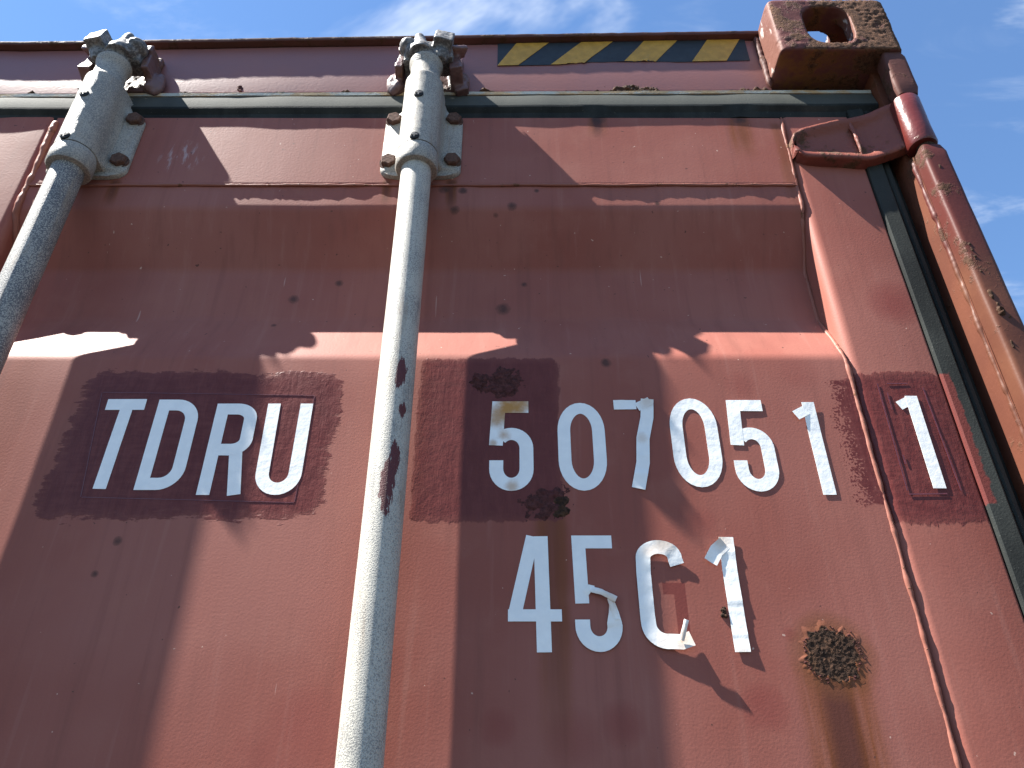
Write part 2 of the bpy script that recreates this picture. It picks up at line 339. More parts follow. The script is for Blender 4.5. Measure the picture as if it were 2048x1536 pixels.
# ---------------------------------------------------------------- mesh helpers
def mesh_obj(name, verts, faces, mat, parent=None, ang=35, label=None, fixn=True):
    me = bpy.data.meshes.new(name); me.from_pydata([tuple(v) for v in verts], [], faces); me.validate()
    if fixn:
        b = bmesh.new(); b.from_mesh(me); bmesh.ops.recalc_face_normals(b, faces=b.faces[:]); b.to_mesh(me); b.free()
    me.shade_smooth(); me.set_sharp_from_angle(angle=R(ang))
    me.materials.append(MAT[mat] if isinstance(mat, str) else mat)
    o = bpy.data.objects.new(name, me); COL.objects.link(o); o.parent = parent
    if label: o['label'] = label
    return o
class MB:
    def __init__(s): s.v = []; s.f = []
    def loft(s, rings, caps=True, closed=False):
        base = len(s.v); n = len(rings[0])
        for r in rings: s.v += [Vector(p) for p in r]
        m = len(rings)
        for i in range(m if closed else m - 1):
            a = base + i * n; b = base + ((i + 1) % m) * n
            for j in range(n):
                k = (j + 1) % n; s.f.append((a + j, a + k, b + k, b + j))
        if caps and not closed:
            s.f.append(tuple(base + j for j in range(n))); s.f.append(tuple(base + (m - 1) * n + j for j in range(n)))
        return s
    def box(s, c, sz, rot=None):
        c = Vector(c); M3 = rot.to_matrix() if rot else Matrix.Identity(3)
        b = len(s.v)
        for dx in (-.5, .5):
            for dy in (-.5, .5):
                for dz in (-.5, .5): s.v.append(c + M3 @ Vector((dx * sz[0], dy * sz[1], dz * sz[2])))
        for q in ((0, 1, 3, 2), (4, 6, 7, 5), (0, 4, 5, 1), (2, 3, 7, 6), (0, 2, 6, 4), (1, 5, 7, 3)): s.f.append(tuple(b + i for i in q))
        return s
    def ball(s, c, r, nu=14, nv=9):
        c = Vector(c); rings = []
        for i in range(nv):
            a = math.pi * (i + 0.5) / nv - math.pi / 2
            rings.append([c + Vector((r[0] * math.cos(a) * math.cos(2 * math.pi * j / nu), r[1] * math.cos(a) * math.sin(2 * math.pi * j / nu), r[2] * math.sin(a))) for j in range(nu)])
        return s.loft(rings)
    def cyl(s, a, b, r0, r1=None, n=24):
        a, b = Vector(a), Vector(b); d = (b - a).normalized(); r1 = r0 if r1 is None else r1
        u = d.orthogonal().normalized(); w = d.cross(u)
        return s.loft([[p + (u * math.cos(2 * math.pi * j / n) + w * math.sin(2 * math.pi * j / n)) * r for j in range(n)] for p, r in ((a, r0), (b, r1))])
    def turn(s, cx, cy, prof, n=40):
        """lathe about a vertical axis: prof = (radius, z)"""
        return s.loft([[(cx + r * math.cos(2 * math.pi * j / n), cy + r * math.sin(2 * math.pi * j / n), z) for j in range(n)] for r, z in prof])
    def build(s, name, mat, parent=None, ang=35, label=None, fixn=True): return mesh_obj(name, s.v, s.f, mat, parent, ang, label, fixn)

def fillet(pts, r, n=5, closed=False):
    out = []; m = len(pts)
    for i, p in enumerate(pts):
        p = Vector(p)
        if not closed and i in (0, m - 1): out.append(p); continue
        a = Vector(pts[i - 1]); b = Vector(pts[(i + 1) % m]); da = (a - p); db = (b - p)
        ri = min(r, da.length * 0.48, db.length * 0.48)
        if ri < 1e-6 or da.normalized().dot(db.normalized()) < -0.9995: out.append(p); continue
        s0 = p + da.normalized() * ri; s1 = p + db.normalized() * ri
        for k in range(n + 1):
            t = k / n; out.append(s0.lerp(p, t).lerp(p.lerp(s1, t), t))
    return out
def densify(pts, step):
    out = [Vector(pts[0])]
    for a, b in zip(pts, pts[1:]):
        a, b = Vector(a), Vector(b); k = max(1, int((b - a).length / step))
        out += [a.lerp(b, i / k) for i in range(1, k + 1)]
    return out
def fn(x, y=0.0, z=0.0, o=4): return noise.fractal(Vector((x, y, z)), 0.9, 2.1, o)
def realize(o, voxel, smooth=3, fac=0.5):
    """union the shells of a mesh by voxel remesh and soften like a forging"""
    m = o.modifiers.new('r', 'REMESH'); m.mode = 'VOXEL'; m.voxel_size = voxel; m.use_smooth_shade = True
    if smooth:
        q = o.modifiers.new('s', 'SMOOTH'); q.iterations = smooth; q.factor = fac
    dg = bpy.context.evaluated_depsgraph_get(); me = bpy.data.meshes.new_from_object(o.evaluated_get(dg))
    o.modifiers.clear(); old = o.data; o.data = me; me.shade_smooth()
    if not me.materials: me.materials.append(old.materials[0])
    return o
def roughen(o, fnc):
    me = o.data; ns = [v.normal.copy() for v in me.vertices]
    for v, n in zip(me.vertices, ns): v.co += n * fnc(v.co)
    me.update()
def empty(name, loc=(0, 0, 0)):
    o = bpy.data.objects.new(name, None); COL.objects.link(o); o.location = loc; o.empty_display_size = 0.2; return o

# ================================================================ setting
g = mesh_obj('ground', [(-900, -900, 0), (900, -900, 0), (900, 900, 0), (-900, 900, 0)], [(0, 1, 2, 3)], 'ground'); g['kind'] = 'structure'

# ================================================================ the container
BOX = empty('shipping_container')
BOX['label'] = 'rusty oxide-red steel shipping container seen from below at its right-hand door'
BOX['category'] = 'shipping container'
XR, XM = 0.5185, -0.7005           # outer right edge, centre line between the doors
def mir(x): return 2 * XM - x
TOP = 2.895

# ---- body: sides, roof, underframe (all behind the door end)
def corr_side(x, sgn):
    mb = MB(); ys = []; y = 0.14
    while y < 12.0:
        ys += [(y, 0), (y + .07, 0), (y + .138, .036), (y + .208, .036)]; y += .276
    rings = []
    for z in (0.16, 2.80):
        rings.append([(x - sgn * d, yy, z) for yy, d in ys] + [(x - sgn * (d + .003), yy, z) for yy, d in reversed(ys)])
    mb.loft(rings); return mb.build('side_wall', 'header', BOX, 20)
corr_side(XR - 0.012, 1); corr_side(mir(XR) + 0.012, -1)
MB().box((XM, 6.1, 2.868), (2.40, 12.0, 0.006)).build('roof', 'header', BOX)
MB().box((XM, 6.1, 0.15), (2.40, 12.1, 0.06)).build('floor_plate', 'inside', BOX)
MB().box((XM, 0.06, 0.09), (2.12, 0.12, 0.15)).build('door_sill', 'header', BOX)
MB().box((XM, 0.30, 1.45), (2.20, 0.01, 2.6)).build('inner_lining', 'inside', BOX)

# ---- header beam with an overhanging top lip; the beam sags slightly towards the middle
def sag(x):
    d = abs(x - XM) / 1.05
    return -0.0160 + 0.0262 * min(d, 1.05) + 0.0004 * fn(x * 5, 3)
def ext_x(prof, xs, zoff=lambda x, y, z: 0.0, yoff=lambda x, y, z: 0.0):
    return [[(x, y + yoff(x, y, z), z + zoff(x, y, z)) for (y, z) in prof] for x in xs]
xl, xr = mir(0.356), 0.356
xs = [xl + (xr - xl) * i / 240 for i in range(241)]
face = fillet([(0.10, 2.752), (0.012, 2.752), (0.004, 2.760), (0.004, 2.8675), (0.10, 2.8675)], 0.003, 3)
MB().loft(ext_x([(p[0], p[1]) for p in face], xs, lambda x, y, z: sag(x) * (z - 2.70) / 0.17, lambda x, y, z: 0.0003 * fn(x * 7, z * 9) if y < .05 else 0)).build('header_beam', 'header', BOX)
lip = fillet([(0.09, 2.869), (-0.0050, 2.869), (-0.0058, 2.8755), (0.09, 2.8765)], 0.0012, 3)
lo = MB().loft(ext_x([(p[0], p[1]) for p in lip], xs, lambda x, y, z: sag(x) + ((0.0013 if x > .05 else .0004) * fn(x * 26, 1.0) if y < .02 else 0),
      lambda x, y, z: (0.0003 * fn(x * 9, 7.0) + 0.0004 * fn(x * 120, 5)) if y < .02 else 0)).build('header_lip', 'lip', BOX)

# ---- hazard sticker on the header
def hz(x, f):            # point on the sticker: f = 0 bottom, 1 top
    t = (x + 0.0205) / 0.3568
    zb = 2.8160 + 0.0125 * t; zt = 2.8675 + 0.0102 * t
    tear = 0.0
    if 0.25 < t < 0.70: tear = 0.0042 * math.sin((t - 0.25) / 0.45 * math.pi) ** 0.7 + 0.0018 * fn(t * 60, 2)
    zb += max(0, tear)
    return zb + (zt - zb) * f
def sticker(name, quads, dy, mat, parent, label=None):
    mb = MB()
    for (b0, b1, t0, t1) in quads:      # x at bottom-left, bottom-right, top-left, top-right
        n = 24; rings = []
        for i in range(n + 1):
            s = i / n
            row = []
            for f in (0, .25, .5, .75, 1):
                x = (b0 + (b1 - b0) * s) * (1 - f) + (t0 + (t1 - t0) * s) * f
                x = min(max(x, -0.0205), 0.3363)
                z = hz(x, f); t = (x + .0205) / .3568
                curl = 0.0025 * max(0, 1 - f * 4) * (max(0, fn(t * 30, 9)) if .25 < t < .7 else 0.1)
                row.append((x, 0.0034 - dy - curl + 0.0003 * fn(x * 7, z * 9), z))
            rings.append(row + [(p[0], p[1] + 0.0003, p[2]) for p in reversed(row)])
        mb.loft(rings)
    return mb.build(name, mat, parent, 40, label)
HS = sticker('hazard_sticker', [(-0.0205, 0.3363, -0.0205, 0.3363)], 0.0, 'haz_black', BOX, 'faded black and yellow striped warning sticker with torn lower edge')
for (b0, b1, t0, t1) in [(-0.0205, 0.0085, 0.0065, 0.0530), (0.0545, 0.1025, 0.1000, 0.1455), (0.1585, 0.2030, 0.1905, 0.2385), (0.2540, 0.3030, 0.2820, 0.3290)]:
    sticker('stripe', [(b0, b1, t0, t1)], 0.0007, 'haz_yellow', HS)

# ---- rust crust along the bottom edge of the header
def crust_strip(name, x0, x1, zf, y, h, amp, seed, mat, parent, thr=0.0, n=None):
    n = n or int((x1 - x0) / 0.0016); rings = []
    for i in range(n + 1):
        x = x0 + (x1 - x0) * i / n; k = max(0.0, fn(x * 42, seed) * 1.3 + thr); e = min(1, i / 6, (n - i) / 6)
        hh = h * (0.12 + k) * e + 1e-4; row = []
        for j in range(7):
            a = math.pi * j / 6
            d = amp * (0.15 + k) * e * math.sin(a) * (1 + 0.6 * fn(x * 260, j * 1.7, seed, 3))
            row.append((x, y - d, zf(x) + hh * (1 - math.cos(a)) / 2 + 0.0008 * fn(x * 300, j, seed)))
        rings.append(row)
    return MB().loft(rings).build(name, mat, parent, 60)
zb = lambda x: 2.7570 + sag(x) * 0.32
crust_strip('rust_crust', -0.70, 0.35, zb, 0.0050, 0.0065, 0.0036, 3.1, 'rust', BOX, 0.06)
crust_strip('rust_crust', 0.305, 0.356, zb, 0.0045, 0.012, 0.003, 12.6, 'rust', BOX, 0.25)

# ---- corner casting
def oval(cx, cy, w, h, r, n=8):
    return fillet([(cx - w / 2, cy - h / 2), (cx + w / 2, cy - h / 2), (cx + w / 2, cy + h / 2), (cx - w / 2, cy + h / 2)], r, n, True)
def tmp_obj(mb, name='tmp'):
    me = bpy.data.meshes.new(name); me.from_pydata([tuple(v) for v in mb.v], [], mb.f)
    b = bmesh.new(); b.from_mesh(me); bmesh.ops.recalc_face_normals(b, faces=b.faces[:]); b.to_mesh(me); b.free()
    o = bpy.data.objects.new(name, me); COL.objects.link(o); return o
def casting(mx, fine):
    x0, x1 = (0.3552, 0.5175) if not mx else (mir(0.5175), mir(0.3552))
    yf = -0.050
    outline = [(x0, yf), (x1, yf), (x1, 0.128), (x0, 0.128)]
    rad = [0.004, 0.016, 0.012, 0.004]
    def ring(z, inset):
        r2 = [(x0 + inset, yf + inset), (x1 - inset, yf + inset), (x1 - inset, .128), (x0 + inset, .128)]
        return [(p[0], p[1], z) for p in fillet(r2, 0.009, 5, True)]
    mb = MB().loft([ring(2.777, 0.0015), ring(2.7785, 0), ring(2.886, 0), ring(2.8915, .002), ring(2.895, .007)])
    o = mb.build('corner_fitting', 'fitting', BOX, label='rust-pitted corner casting with an oval lashing hole' if fine else None)
    cuts = []
    fx = 0.4305 if not mx else mir(0.4305)
    cuts.append(tmp_obj(MB().loft([[(p[0], y, p[1]) for p in oval(fx, 2.8330, 0.064, 0.080, 0.026)] for y in (-0.1, 0.0)])))
    cuts.append(tmp_obj(MB().box(((x0 + x1) / 2, 0.052, 2.832), (x1 - x0 - 0.036, 0.155, 0.080))))
    cuts.append(tmp_obj(MB().loft([[(p[0], p[1], z) for p in oval((x0 + x1) / 2 - (.006 if not mx else -.006), 0.051, 0.0635, 0.124, 0.030)] for z in (2.84, 2.95)])))
    for c in cuts:
        m = o.modifiers.new('b', 'BOOLEAN'); m.operation = 'DIFFERENCE'; m.object = c; m.solver = 'EXACT'
    dg = bpy.context.evaluated_depsgraph_get(); me = bpy.data.meshes.new_from_object(o.evaluated_get(dg)); o.modifiers.clear(); o.data = me
    for c in cuts: bpy.data.objects.remove(c)
    if fine:
        realize(o, 0.0021, 3)
        def dsp(p):
            m = max(0.0, fn(p.x * 22 + 3, p.y * 22, p.z * 22, 5) + 0.10 + (p.x - .42) * 4) * (1.0 if p.y < -.035 or p.z > 2.88 else .35)
            return 0.0012 * min(1, m * 1.6) * fn(p.x * 210, p.y * 210, p.z * 210, 4) + 0.0007 * fn(p.x * 25, p.y * 25, p.z * 25, 3)
        roughen(o, dsp)
    return o
casting(False, True); casting(True, False)
# weld between header and casting
def bead(name, path, r, parent, mat='weld', rip=0.35, seed=0.0, n=9, step=0.003, flat=1.0):
    pts = densify(path, step); rings = []
    for i, p in enumerate(pts):
        a = pts[max(0, i - 1)]; b = pts[min(len(pts) - 1, i + 1)]; d = (b - a).normalized()
        ref = Vector((0, -1, 0)) if abs(d.y) < 0.9 else Vector((1, 0, 0))
        u = d.cross(ref).normalized(); w = u.cross(d).normalized()
        rr = r * (1 + rip * fn(i * 0.11, seed) + 0.14 * fn(i * 0.9, seed + 5))
        off = u * r * 0.45 * fn(i * 0.06, seed + 9) + w * r * 0.2 * fn(i * 0.08, seed + 13)
        e = min(1.0, 0.3 + i / 3, 0.3 + (len(pts) - 1 - i) / 3)
        rings.append([p + off + (u * math.cos(2 * math.pi * j / n) + w * math.sin(2 * math.pi * j / n) * flat) * rr * e for j in range(n)])
    return MB().loft(rings).build(name, mat, parent, 60)
bead('weld_bead', [(0.3535, 0.0, 2.766), (0.3535, 0.001, 2.83), (0.352, 0.000, 2.878)], 0.0042, BOX, 'lip', 0.5, 2.2)

# ---- corner posts with the outer bar
def post(mx):
    f = (lambda x: mir(x)) if mx else (lambda x: x)
    o = MB().loft([[(f(x), y, z) for x, y in ((.462, .030), (.4875, .030), (.4875, yf), (.5165, yf), (.5165, .150), (.462, .150))] for z, yf in ((0.10, -.028), (2.594, -.028), (2.600, -.014), (2.779, -.014))]).build('corner_post', 'post', BOX)
    def bar(z0, z1, name, k0, k1, seed):
        zs = [z0 + (z1 - z0) * i / max(2, int((z1 - z0) / .012)) for i in range(max(2, int((z1 - z0) / .012)) + 1)]
        rings = []
        for z in zs:
            e = 1 - 0.18 * max(0, 1 - (z - z0) / .006) - 0.18 * max(0, 1 - (z1 - z) / .006)
            cx, cy = 0.5030, -0.0345
            q = fillet([(-.0148, .0125), (.0155, .0125), (.0155, -.0125), (-.0148, -.0125)], 0.0062, 5, True)
            rings.append([(f(cx + p[0] * e + 0.0007 * fn(z * 9, seed)), cy + p[1] * e + 0.0009 * fn(z * 12, seed + 4), z) for p in q])
        return MB().loft(rings).build(name, 'bar' if z1 < 2.6 else 'lip', o, 40)  # upper lug takes the darker rusty lip paint, casting's shade put into its colour
    bar(0.10, 2.5975, 'post_bar', 0, 0, 1.0)
    up = bar(2.6935, 2.779, 'post_bar', 0, 0, 5.0)
    bead('weld_bead', [(f(.4885), -.024, z) for z in (0.4, 1.2, 1.9, 2.3, 2.592)], 0.0036, o, 'bar', 0.5, 4.4 + mx)
    if not mx:
        crust_strip_v(o)
    return o
def crust_strip_v(parent):
    """lines of rust lumps down the front of the bar"""
    for (xc, z0, z1, seed, w) in ((0.4960, 2.295, 2.46, 3.0, .0044), (0.4985, 2.325, 2.385, 5.0, .0060), (0.5085, 2.36, 2.46, 9.0, .0030), (0.4945, 2.10, 2.30, 15., .0030), (0.5000, 2.545, 2.565, 21., .0040), (.505, 2.32, 2.345, 27., .004)):
        rings = []; n = int((z1 - z0) / .0016)
        for i in range(n + 1):
            z = z0 + (z1 - z0) * i / n; k = max(0, fn(z * 45, seed) * 1.4 + .05) * min(1, i / 5, (n - i) / 5)
            rings.append([(xc + w * (k + .05) * math.cos(a) * (1 + .5 * fn(z * 300, j, seed)), -.0468 - w * 1.1 * k * math.sin(a) * (1 + .6 * fn(z * 250, j * 2, seed)) + .0012, z)
                          for j, a in enumerate([math.pi * q / 6 for q in range(7)])])
        MB().loft(rings).build('rust_crust', 'scale', parent, 60)
post(False); post(True)
# hinge pin
MB().cyl((0.5030, -0.033, 2.585), (0.5030, -0.033, 2.705), 0.0105, n=20).build('hinge_pin', 'rust', BOX)

# ---- doors
ZT, ZB = 2.7015, 0.17               # top and bottom of the door leaf
def dent(x, z): return 0.0006 * fn(x * 4.5, z * 4.5) + 0.00012 * fn(x * 16, z * 16)      # shallow waviness of the sheet
def panel_profile():
    tops = [2.5375, 1.815, 1.30, 0.80]
    pts = [(0.0, 2.5760)]
    for t in tops: pts += [(0.0, t), (0.036, t - .0698), (0.036, t - .1424), (0.0, t - .2171)]
    pts.append((0.0, 0.25)); return pts
def door(mx):
    f = (lambda x: mir(x)) if mx else (lambda x: x)
    D = empty('door'); D.parent = BOX
    if not mx: D['label'] = 'right-hand door leaf with white registration marks'
    prof = [Vector((p[0], p[1])) for p in fillet(panel_profile(), 0.0065, 6)]
    prof = densify(prof, 0.03)
    xs = [-0.5985 + 0.9510 * i / 118 for i in range(119)]
    if mx: xs = [-0.5985, -.2, .3525]
    rings = []
    for x in xs:
        rows = [(f(x), p[0] + dent(x, p[1]), p[1]) for p in prof]
        rings.append(rows + [(r[0], r[1] + .003, r[2]) for r in reversed(rows)])
    mb = MB(); n = len(rings[0]); mb.loft(rings, caps=False)
    h = n // 2
    for base in (0, (len(rings) - 1) * n):
        for j in range(h - 1): mb.f.append((base + j, base + j + 1, base + n - 2 - j, base + n - 1 - j))
    mb.build('corrugated_panel', 'door', D, 30)
    # frame: two stiles and a top and bottom rail of hollow section
    def stile(x0, x1, seed, rl, rr):
        zs = densify([(0, 0, ZB), (0, 0, ZT)], 0.02); rings = []
        q = fillet([(x0, .05), (x0, -.0008), (x1, -.0008), (x1, .05)], 0.001, 2)
        q = []
        for (px, py, r, a0) in ((x0, -.0008, rl, 180), (x1, -.0008, rr, 270)):
            cxx = px + r if a0 == 180 else px - r
            for k in range(8):
                a = R(a0 + 90 * k / 7); q.append((cxx + r * math.cos(a), py + r + r * math.sin(a)))
        q = [(x0, .05)] + q + [(x1, .05)]
        for z in zs: rings.append([(f(px), py + (0.0006 * fn(px * 9, z.z * 7, seed) if py < .04 else 0), z.z) for px, py in q])
        return MB().loft(rings).build('stile', 'door', D, 40)
    stile(0.3525, 0.4432, 1.0, 0.0115, 0.003); stile(-0.699, -0.5985, 2.0, 0.003, 0.0115)
    q = [(.05, 2.5752), (-.0006, 2.5752), (-.0013, 2.5775), (-.0013, 2.5800), (-.0012, ZT - .004), (-.0012, ZT - .002), (.0008, ZT), (.05, ZT)]
    xr_ = [-0.5985 + 0.9510 * i / 60 for i in range(61)]
    MB().loft([[(f(x), y + (0.0003 * fn(x * 6, z * 11) if y < .04 else 0), z) for y, z in q] for x in xr_]).build('top_rail', 'door', D, 22)
    MB().loft([[(f(x), y, z) for y, z in ((.05, ZB), (-.001, ZB), (-.001, .252), (.05, .252))] for x in (-.5985, .3525)]).build('bottom_rail', 'door', D)
    # welds
    bead('weld_bead', [(f(-0.598), -.0008, 2.5748), (f(-.1), -.0010, 2.5742), (f(0.352), -.0008, 2.5752)], 0.0019, D, 'weld', 0.55, 6.0 + mx, step=.0035)
    vp = [Vector((f(0.3510), p[0] + 0.0010, p[1])) for p in prof if p[1] > 0.4]
    bead('weld_bead', [(f(0.3555), .0000, 2.702), (f(.3525), .0004, 2.64)] + [tuple(v) for v in vp], 0.0025, D, 'weld', 0.45, 16.0 + mx)
    vp = [Vector((f(-0.5970), p[0] + 0.0005, p[1])) for p in prof if p[1] > 0.4]
    bead('weld_bead', [(f(-0.5975), -.0005, 2.695), (f(-.5970), -.002, 2.64)] + [tuple(v) for v in vp], 0.0040, D, 'weld', 0.6, 26.0 + mx)
    # gaskets
    xs_ = [-0.6995 + (1.186) * i / 90 for i in range(91)]
    tz = lambda x, y, z: sag(x) * 0.30 - .0005
    gp = [(.012, 2.7475), (-.0010, 2.7460), (-.0062, 2.7200), (-.0058, 2.7165), (-.0010, 2.7100), (.0005, 2.7000), (.020, 2.7000)]
    nick = lambda x, y, z: 0.0007 * fn(x * 11, z * 3) + (-0.002 * math.exp(-((x - .113) / .008) ** 2) - 0.002 * math.exp(-((x - .302) / .009) ** 2) if z < 2.712 else 0)
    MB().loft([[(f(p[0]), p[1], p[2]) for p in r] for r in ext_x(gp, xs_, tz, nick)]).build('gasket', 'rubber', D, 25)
    sp2 = [(.012, 2.7568), (.002, 2.7562), (-.0022, 2.7530), (-.0016, 2.7478), (.012, 2.7478)]
    MB().loft([[(f(p[0]), p[1], p[2]) for p in r] for r in ext_x(sp2, xs_, tz, lambda x, y, z: 0.0006 * fn(x * 20, z * 3))]).build('gasket_strip', 'strip', D, 25)
    gv = [(.4436, .020), (.4436, -.0030), (.4450, -.0042), (.4615, -.0058), (.4632, -.0048), (.4640, .0060), (.4652, .0065), (.4666, -.0010), (.4684, -.0030), (.4725, -.0026), (.4752, .0010), (.4790, .0120), (.4872, .0140), (.4872, .020)]
    zs = densify([(0, 0, ZB), (0, 0, 2.712)], 0.04)
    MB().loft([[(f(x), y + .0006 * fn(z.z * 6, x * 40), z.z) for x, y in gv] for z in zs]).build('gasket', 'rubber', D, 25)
    return D
DOOR = door(False); LDOOR = door(True)
# centre strip between the leaves
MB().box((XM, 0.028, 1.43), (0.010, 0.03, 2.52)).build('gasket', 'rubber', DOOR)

# ---- hinge blades (forged, with raised rims)
def blade(z0, mx=False):
    f = (lambda x: mir(x)) if mx else (lambda x: x)
    rings = []; n = 44
    for i in range(n + 1):
        s = i / n; x = 0.3545 + (0.4975 - 0.3545) * s
        zt = 0.054 + 0.036 * min(1, s * 1.15) ** 0.75 + .006 * max(0, s - .75) * 4 * .6
        zbm = 0.006 - 0.008 * min(1, s / .6) + 0.012 * max(0, (s - .6) / .4)
        tip = min(1, (s / .10)) ** .5 if s < .10 else 1
        mid = (zt + zbm) / 2; zt = mid + (zt - mid) * (0.55 + .45 * tip); zbm = mid + (zbm - mid) * (0.55 + .45 * tip)
        fl = 0.0075 + 0.004 * s + (0.019 * ((s - .62) / .38) ** 1.5 if s > .62 else 0)
        rim = (0.0075 if s < .62 else 0.0075 * (1 - (s - .62) / .38 * .75)) * (0.5 + .5 * tip)
        if s < .06: fl += rim * (1 - s / .06)
        b = 0.0 if s < .6 else -0.018 * ((s - .6) / .4)
        t_ = .007
        prof = [(b, zt), (-fl - rim * .75, zt - .0015), (-fl - rim, zt - .0050), (-fl - rim * .85, zt - .0100), (-fl, zt - .0200), (-fl, mid), (-fl, zbm + .0190), (-fl - rim * .85, zbm + .0105), (-fl - rim, zbm + .0050), (-fl - rim * .75, zbm + .0015), (b, zbm)]
        pp = fillet([(p[0], p[1]) for p in prof], 0.0045, 3)
        rings.append([(f(x), p[0] + .0008 * fn(x * 60, p[1] * 60, z0), z0 + p[1] + .0008 * fn(x * 50, p[0] * 40, 3)) for p in pp])
    B = MB().loft(rings).build('hinge_blade', 'blade', LDOOR if mx else DOOR, 60)
    # barrel knuckle
    MB().turn(f(0.5010), -0.0315, [(.012, z0 + .0), (.0165, z0 + .001), (.0178, z0 + .004), (.0172, z0 + .03), (.0176, z0 + .06), (.0178, z0 + .082), (.0165, z0 + .0852), (.012, z0 + .0862)]).build('barrel', 'barrel', B, 50)
    bead('weld_bead', [(f(.4375), -.0118, z0 + .012), (f(.4365), -.0135, z0 + .035), (f(.434), -.0125, z0 + .074)], 0.0030, B, 'blade', .8, 41.0)
    return B
blade(2.6045)
for zz_ in (1.62, 0.95, 0.35): blade(zz_)

# ---- locking bars with guide brackets, bolts, cams and keepers
OY = -0.032
def locking_bar(x0, s, mat, seed, detail=True):
    zs = [0.14 + (2.765 - 0.14) * i / 160 for i in range(161)]
    n = 36; RR = 0.0180
    rings = [[(x0 + RR * math.cos(2 * math.pi * j / n) + .0006 * fn(z * 2, seed), OY + RR * math.sin(2 * math.pi * j / n) + .0004 * fn(z * 2.3, seed + 3), z) for j in range(n)] for z in zs]
    B = MB().loft(rings).build('locking_bar', mat, BOX, 50)
    # guide bracket
    rings = []
    z0, z1 = 2.5835, 2.7225
    for i in range(57):
        z = z0 + (z1 - z0) * i / 56
        fw = 0.0500                                     # half width of the flange
        if z < z0 + .014: fw = 0.030 + 0.020 * math.sqrt(max(0, 1 - ((z0 + .014 - z) / .014) ** 2))
        if z > 2.684: fw = 0.0255 + (0.0245) * (math.sqrt(max(0, 1 - ((z - 2.684) / .016) ** 2)) if z < 2.700 else 0) * 1.0
        if z >= 2.694: fw = max(fw, 0.0255 + 0.014 * max(0, 1 - (z - 2.692) / .026) ** 2)
        tube = 1.0 if z > 2.5925 else 0.0
        cxo = -0.003 * s * 0
        left = [(-fw, -.0004), (-fw, -.0050), (-fw + .0016, -.0066), (min(-.0325, -fw + .003), -.0076), (-.0278, -.0110), (-.0252, -.0180), (-.0245, -.0270)]
        left = [(max(p[0], -fw), p[1]) for p in left]
        arc = [(-.0245 * math.cos(R(a)), OY - .0245 * math.sin(R(a))) for a in range(0, 181, 9)]
        if not tube:
            arc = [(p[0], -.0080) for p in arc]; left = [(p[0], max(p[1], -.0080)) for p in left]
        right = [(-p[0], p[1]) for p in reversed(left)]
        rings.append([(x0 + cxo + p[0], p[1] + .0005 * fn(p[0] * 60, p[1] * 60, z * 60 + seed), z) for p in left + arc + right])
    K = MB().loft(rings).build('guide_bracket', 'bracket', B, 45)
    # collars welded on the bar
    MB().turn(x0, OY, [(.018, 2.5650), (.0242, 2.5662), (.0256, 2.5690), (.0256, 2.5850), (.0246, 2.5905), (.0242, 2.5921), (.018, 2.5922)]).build('collar', 'bracket', B, 30)
    MB().turn(x0, OY, [(.0180, 2.7228), (.0232, 2.7229), (.0228, 2.7262), (.0198, 2.7310), (.0192, 2.7480), (.0194, 2.7560), (.0218, 2.7605), (.0222, 2.7660), (.0200, 2.7690), (.014, 2.7700)]).build('collar', 'bracket', B, 30)
    # bolts and screws
    for bx, bz in ((-.0385, 2.6855), (.0385, 2.6855), (-.0395, 2.6070), (.0390, 2.6090)):
        rot = random.random()
        c = (x0 + bx, bz)
        hx = lambda r, y: [(c[0] + r * math.cos(rot + math.pi / 3 * k), y, c[1] + r * math.sin(rot + math.pi / 3 * k)) for k in range(6)]
        bo = MB().loft([hx(.0100, -.0068), hx(.0102, -.0135), hx(.0086, -.0152)]).build('bolt', 'bolt', B, 30)
        MB().loft([[(c[0] + .0118 * math.cos(2 * math.pi * k / 20), y, c[1] + .0118 * math.sin(2 * math.pi * k / 20)) for k in range(20)] for y in (-.0060, -.0080)]).build('washer', 'bolt', B)
    for bz in (2.6765, 2.5990):
        mb = MB(); y = OY - .0245
        cxs = x0 - 0.002
        mb.loft([[(cxs + r * math.cos(2 * math.pi * k / 20), yy, bz + r * math.sin(2 * math.pi * k / 20)) for k in range(20)] for r, yy in ((.0060, y + .002), (.0060, y - .0010), (.0050, y - .0016))])
        sc = mb.build('screw', 'black', B)
        MB().box((cxs, y - .0018, bz), (.0078, .0012, .0014)).box((cxs, y - .0019, bz), (.0014, .0012, .0078)).build('screw_slot', 'cam', B)
    # cam head
    from mathutils import Euler
    mb = MB(); q = lambda dx: x0 + s * dx
    E3 = lambda a, b, c: Euler((R(a), R(b) * s, R(c) * s))
    mb.cyl((x0, OY, 2.764), (x0, OY, 2.784), .0185)
    def bell(dx, y, prof, flat=1.0, tilt=0.0):
        mb.loft([[(q(dx + tilt * (z - prof[0][1]) + r * math.cos(2 * math.pi * j / 20)), y + r * flat * math.sin(2 * math.pi * j / 20), z) for j in range(20)] for r, z in prof])
    mb.box((q(-.001), -.034, 2.786), (.034, .028, .022))
    bell(-.006, -.041, [(.017, 2.776), (.0160, 2.784), (.0115, 2.793), (.0085, 2.802), (.0075, 2.812), (.0050, 2.819), (.0020, 2.822)], 1.0, -.12)
    mb.ball((q(-.0245), -.037, 2.7965), (.0135, .016, .0115)); mb.ball((q(-.017), -.036, 2.786), (.013, .016, .010))
    mb.box((q(.0215), -.041, 2.7950), (.025, .032, .030), E3(-16, 6, 10)); bell(.0190, -.040, [(.0070, 2.766), (.0110, 2.775), (.0120, 2.790)], 1.0, .15)
    mb.box((q(.012), -.036, 2.788), (.020, .022, .018))
